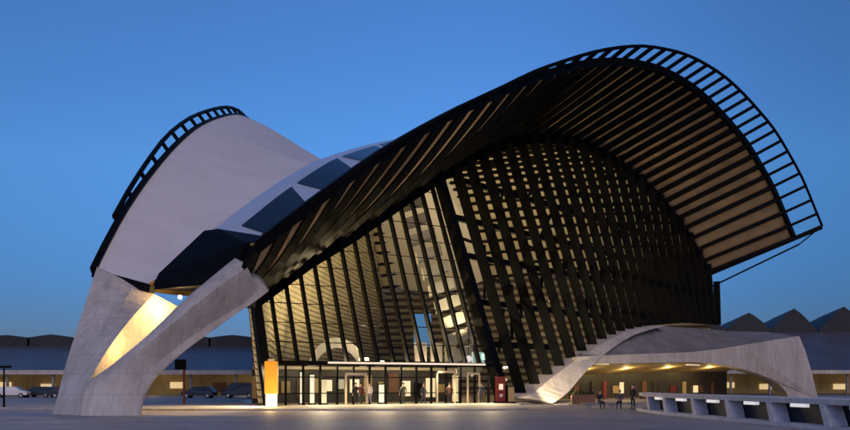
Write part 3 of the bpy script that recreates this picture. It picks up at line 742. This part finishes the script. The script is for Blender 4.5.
# ------------------------------------------------------------------ parked cars
def make_car(label, loc, rz, paint, van=False):
    t = thing('parked_car' if not van else 'parked_van', label, 'car' if not van else 'van', loc, rz, 'vehicles parked behind the beak')
    H_ = 1.45 if not van else 1.95
    prof = [(-2.1, .35), (-2.15, .75), (-1.95, .95), (-1.75, H_-.1), (-1.3, H_), (.35, H_), (.6, H_-.06), (1.25, .98), (1.95, .82), (2.12, .62), (2.1, .35)]
    if van: prof = [(-2.3, .35), (-2.32, 1.0), (-2.25, H_-.1), (-2.1, H_), (.8, H_), (1.05, H_-.06), (1.65, 1.15), (2.15, .95), (2.3, .65), (2.28, .35)]
    bm = new(); rows = []
    for y, sx, sz in ((-.86, .985, .93), (-.8, 1, 1), (.8, 1, 1), (.86, .985, .93)):
        rows.append([V(x*sx, y*(1 if z < 1.0 else .86), .35+(z-.35)*sz) for x, z in prof])
    loft(bm, rows); obj('body', bm, paint, t, local=True)
    zt, zb = H_-.14, .98 if not van else 1.15
    for sy in (-1, 1):
        bm = new(); yv = .765*sy if not van else .765*sy
        x0, x1 = (-1.6, .95) if not van else (.2, 1.4)
        hexa(bm, [V(x0, .84*sy, zb), V(x1, .84*sy, zb), V(x1-.6 if not van else x1-.4, .735*sy, zt), V(x0+.1, .735*sy, zt), V(x0, .7*sy, zb), V(x1, .7*sy, zb), V(x1-.6, .6*sy, zt), V(x0+.1, .6*sy, zt)]); obj('side_window', bm, M['carglass'], t, local=True)
        for x in (-1.35, 1.35):
            bm = new(); tube(bm, [V(x, sy*.66, .32), V(x, sy*.88, .32)], .32, 16); wh = obj('wheel', bm, M['rubber'], t, local=True)
            bm = new(); tube(bm, [V(x, sy*.87, .32), V(x, sy*.895, .32)], .19, 12); obj('rim', bm, M['chrome'], wh, local=True)
        bm = new(); xx = 2.08 if not van else 2.26; box(bm, (xx, sy*.62, .68), (.12, .3, .13)); obj('headlight', bm, M['whitepaint'], t, local=True)
        bm = new(); xx = -2.11 if not van else -2.3; box(bm, (xx, sy*.66, .8), (.1, .22, .16)); obj('tail_light', bm, M['red'], t, local=True)
    bm = new()
    if van: hexa(bm, [V(1.12, -.68, H_-.1), V(1.12, .68, H_-.1), V(1.64, .74, 1.19), V(1.64, -.74, 1.19), V(1.08, -.68, H_-.1), V(1.08, .68, H_-.1), V(1.58, .74, 1.17), V(1.58, -.74, 1.17)])
    else: hexa(bm, [V(.66, -.66, H_-.1), V(.66, .66, H_-.1), V(1.24, .74, 1.03), V(1.24, -.74, 1.03), V(.6, -.66, H_-.1), V(.6, .66, H_-.1), V(1.16, .74, 1.0), V(1.16, -.74, 1.0)])
    obj('windscreen', bm, M['carglass'], t, local=True)
    return t
make_car('pale hatchback parked at the far left by the street lamp', (zx(12, 112), 112, 0), R(8), M['white'])
make_car('dark blue car parked between the street lamp and the beak', (zx(40, 114), 114, 0), R(172), M['darkcar'])
make_car('black car seen partly behind the foot of the beak', (zx(68, 110), 110, 0), R(4), M['darkcar'])
make_car('dark hatchback parked under the arch of the right concrete limb', (zx(199, 108), 108, 0), R(176), M['darkcar'])
make_car('dark van parked left of the glass corner', (zx(240, 110), 110, 0), R(180), M['darkcar'], True)

# ------------------------------------------------------------------ people
def person(label, loc, rz, jacket, trousers, hair=(.02, .015, .01), pose='stand', group=None, bag=None):
    t = thing('person', label, 'person', loc, rz, group)
    me = bpy.data.meshes.new('body'); o = bpy.data.objects.new('body', me); COL.objects.link(o)
    vs, es, rs = [], [], []
    def add(p, r, prev=None):
        vs.append(p); rs.append(r if isinstance(r, tuple) else (r, r))
        if prev is not None: es.append((prev, len(vs)-1))
        return len(vs)-1
    sit = pose == 'sit'; hz = .52 if sit else .93
    pel = add((0, 0, hz), (.15, .11)); sp = add((0, -.02 if not sit else -.06, hz+.22), (.14, .10), pel)
    ch = add((0, -.01, hz+.42), (.17, .11), sp); nk = add((0, .0, hz+.56), .055, ch)
    h1 = add((0, .02, hz+.64), (.075, .085), nk); h2 = add((0, .02, hz+.74), (.078, .092), h1); add((0, .02, hz+.81), (.05, .06), h2)
    add((0, .12, hz+.70), .015, h1)
    for s in (-1, 1):
        if sit:
            hip = add((s*.10, .04, hz-.02), .09, pel); kn = add((s*.13, .46, hz), .065, hip); an = add((s*.13, .50, .10), .042, kn); add((s*.14, .66, .05), .04, an)
            sh = add((s*.20, -.01, hz+.48), .065, ch); el = add((s*.25, .12, hz+.24), .045, sh); wr = add((s*.13, .33, hz+.14), .03, el); dv = V(-s*.05, .09, -.01)
        else:
            st = (.14*s if pose == 'walk' else .02*s)
            hip = add((s*.10, 0, hz-.06), .092, pel); kn = add((s*.11, st*.9+.02, .50), .062, hip); an = add((s*.11, st*1.6-.02, .09), .04, kn); add((s*.12, st*1.6+.14, .05), .038, an)
            sh = add((s*.20, -.01, hz+.48), .065, ch); el = add((s*.27, -st-.02, hz+.20), .045, sh); wr = add((s*.27, -st*1.3+.08, hz-.03), .03, el); dv = V(0, .02, -.09)
        w0 = V(*vs[wr]); pm = add(tuple(w0+dv*.7), (.036, .022), wr)
        side = dv.cross(V(1, 0, 0)).normalized()
        for k, L in enumerate((.075, .09, .085, .065)):
            b = w0+dv*1.1+side*(k-1.5)*.02; m_ = add(tuple(b), .0095, pm); e_ = add(tuple(b+dv.normalized()*L*.55), .009, m_); add(tuple(b+dv.normalized()*L+V(-s*.015, 0, 0)), .007, e_)
        th = add(tuple(w0+dv*.5+side*-.04), .011, pm); add(tuple(w0+dv*1.0+side*-.06), .009, th)
    me.from_pydata(vs, es, [])
    md = o.modifiers.new('skin', 'SKIN'); 
    for i, sv in enumerate(me.skin_vertices[0].data): sv.radius = rs[i]; sv.use_root = (i == 0)
    o.modifiers.new('sub', 'SUBSURF').levels = 1
    dg = bpy.context.evaluated_depsgraph_get()
    m2 = bpy.data.meshes.new_from_object(o.evaluated_get(dg)); bpy.data.objects.remove(o)
    m2.name = 'body'
    jm = mat('jacket', jacket, .8, 0, .15, 6); tm = mat('trousers', trousers, .8, 0, .15, 6)
    for q_ in (M['skin'], jm, tm, M['rubber']): m2.materials.append(q_)
    for p in m2.polygons:
        c = p.center; p.use_smooth = True
        if c.z > hz+.555: k = 0
        elif sit: k = 0 if (abs(c.y) > .30 and c.z > hz+.09) else (1 if c.z > hz+.05 and c.y < .34 else (3 if c.z < .1 else 2))
        else: k = 0 if (abs(c.x) > .2 and c.z < hz-.02) else (1 if c.z > hz-.02 or abs(c.x) > .22 else (3 if c.z < .085 else 2))
        p.material_index = k
    bo = bpy.data.objects.new('body', m2); COL.objects.link(bo); bo.parent = t
    bm = new(); bmesh.ops.create_icosphere(bm, subdivisions=2, radius=1)
    for v in bm.verts:
        v.co = V(v.co.x*.098, v.co.y*.112-.0, v.co.z*.115 if v.co.z > -.2 else v.co.z*.07)
        if v.co.y > .05 and v.co.z < .05: v.co.y = .04
        v.co += V(0, .0, hz+.765)
    obj('hair', bm, mat('hair', hair, .7, 0, .2, 10), t, local=True, smooth=True)
    return t
def pf(u, depth): p = fw(u, depth, .12); return (p.x, p.y, .125)
G = 'people at the station entrance'
person('person in dark coat and black trousers facing out, left of the doorway pair', pf(.315, -1.4), R(200), (.02, .018, .02), (.015, .015, .02), group=G)
person('person in dark red jacket walking in the framed doorway', pf(.345, -.9), R(20), (.13, .03, .025), (.02, .02, .03), pose='walk', group=G)
person('person in white top and grey trousers right of the doorway', pf(.375, -1.2), R(150), (.5, .45, .4), (.15, .16, .2), group=G)
person('person in green grey coat standing alone by the white poster case', pf(.52, -1.0), R(30), (.08, .09, .07), (.03, .03, .035), group=G)
person('person in black jacket walking before the middle doors', pf(.60, -1.3), R(250), (.02, .02, .025), (.03, .03, .05), pose='walk', group=G)
person('person in brown coat standing in the beige door frame', pf(.735, -.6), R(10), (.10, .05, .03), (.02, .02, .02), group=G)
person('person in dark blue jacket between poster case and ticket machine', pf(.87, -1.0), R(160), (.03, .035, .06), (.02, .02, .03), group=G)
G2 = 'people around the stone bench'
person('person in black jacket sitting at the left of the stone bench', (zx(600, 60.9), 60.95, -.005), R(190), (.015, .015, .018), (.02, .02, .03), pose='sit', group=G2)
person('person in grey jacket sitting at the right of the stone bench', (zx(620, 60.9), 60.95, -.005), R(160), (.07, .06, .06), (.012, .012, .015), pose='sit', group=G2)
person('person in dark coat standing right of the stone bench', (zx(633, 60.2), 60.2, 0), R(120), (.02, .018, .02), (.03, .03, .04), group=G2)
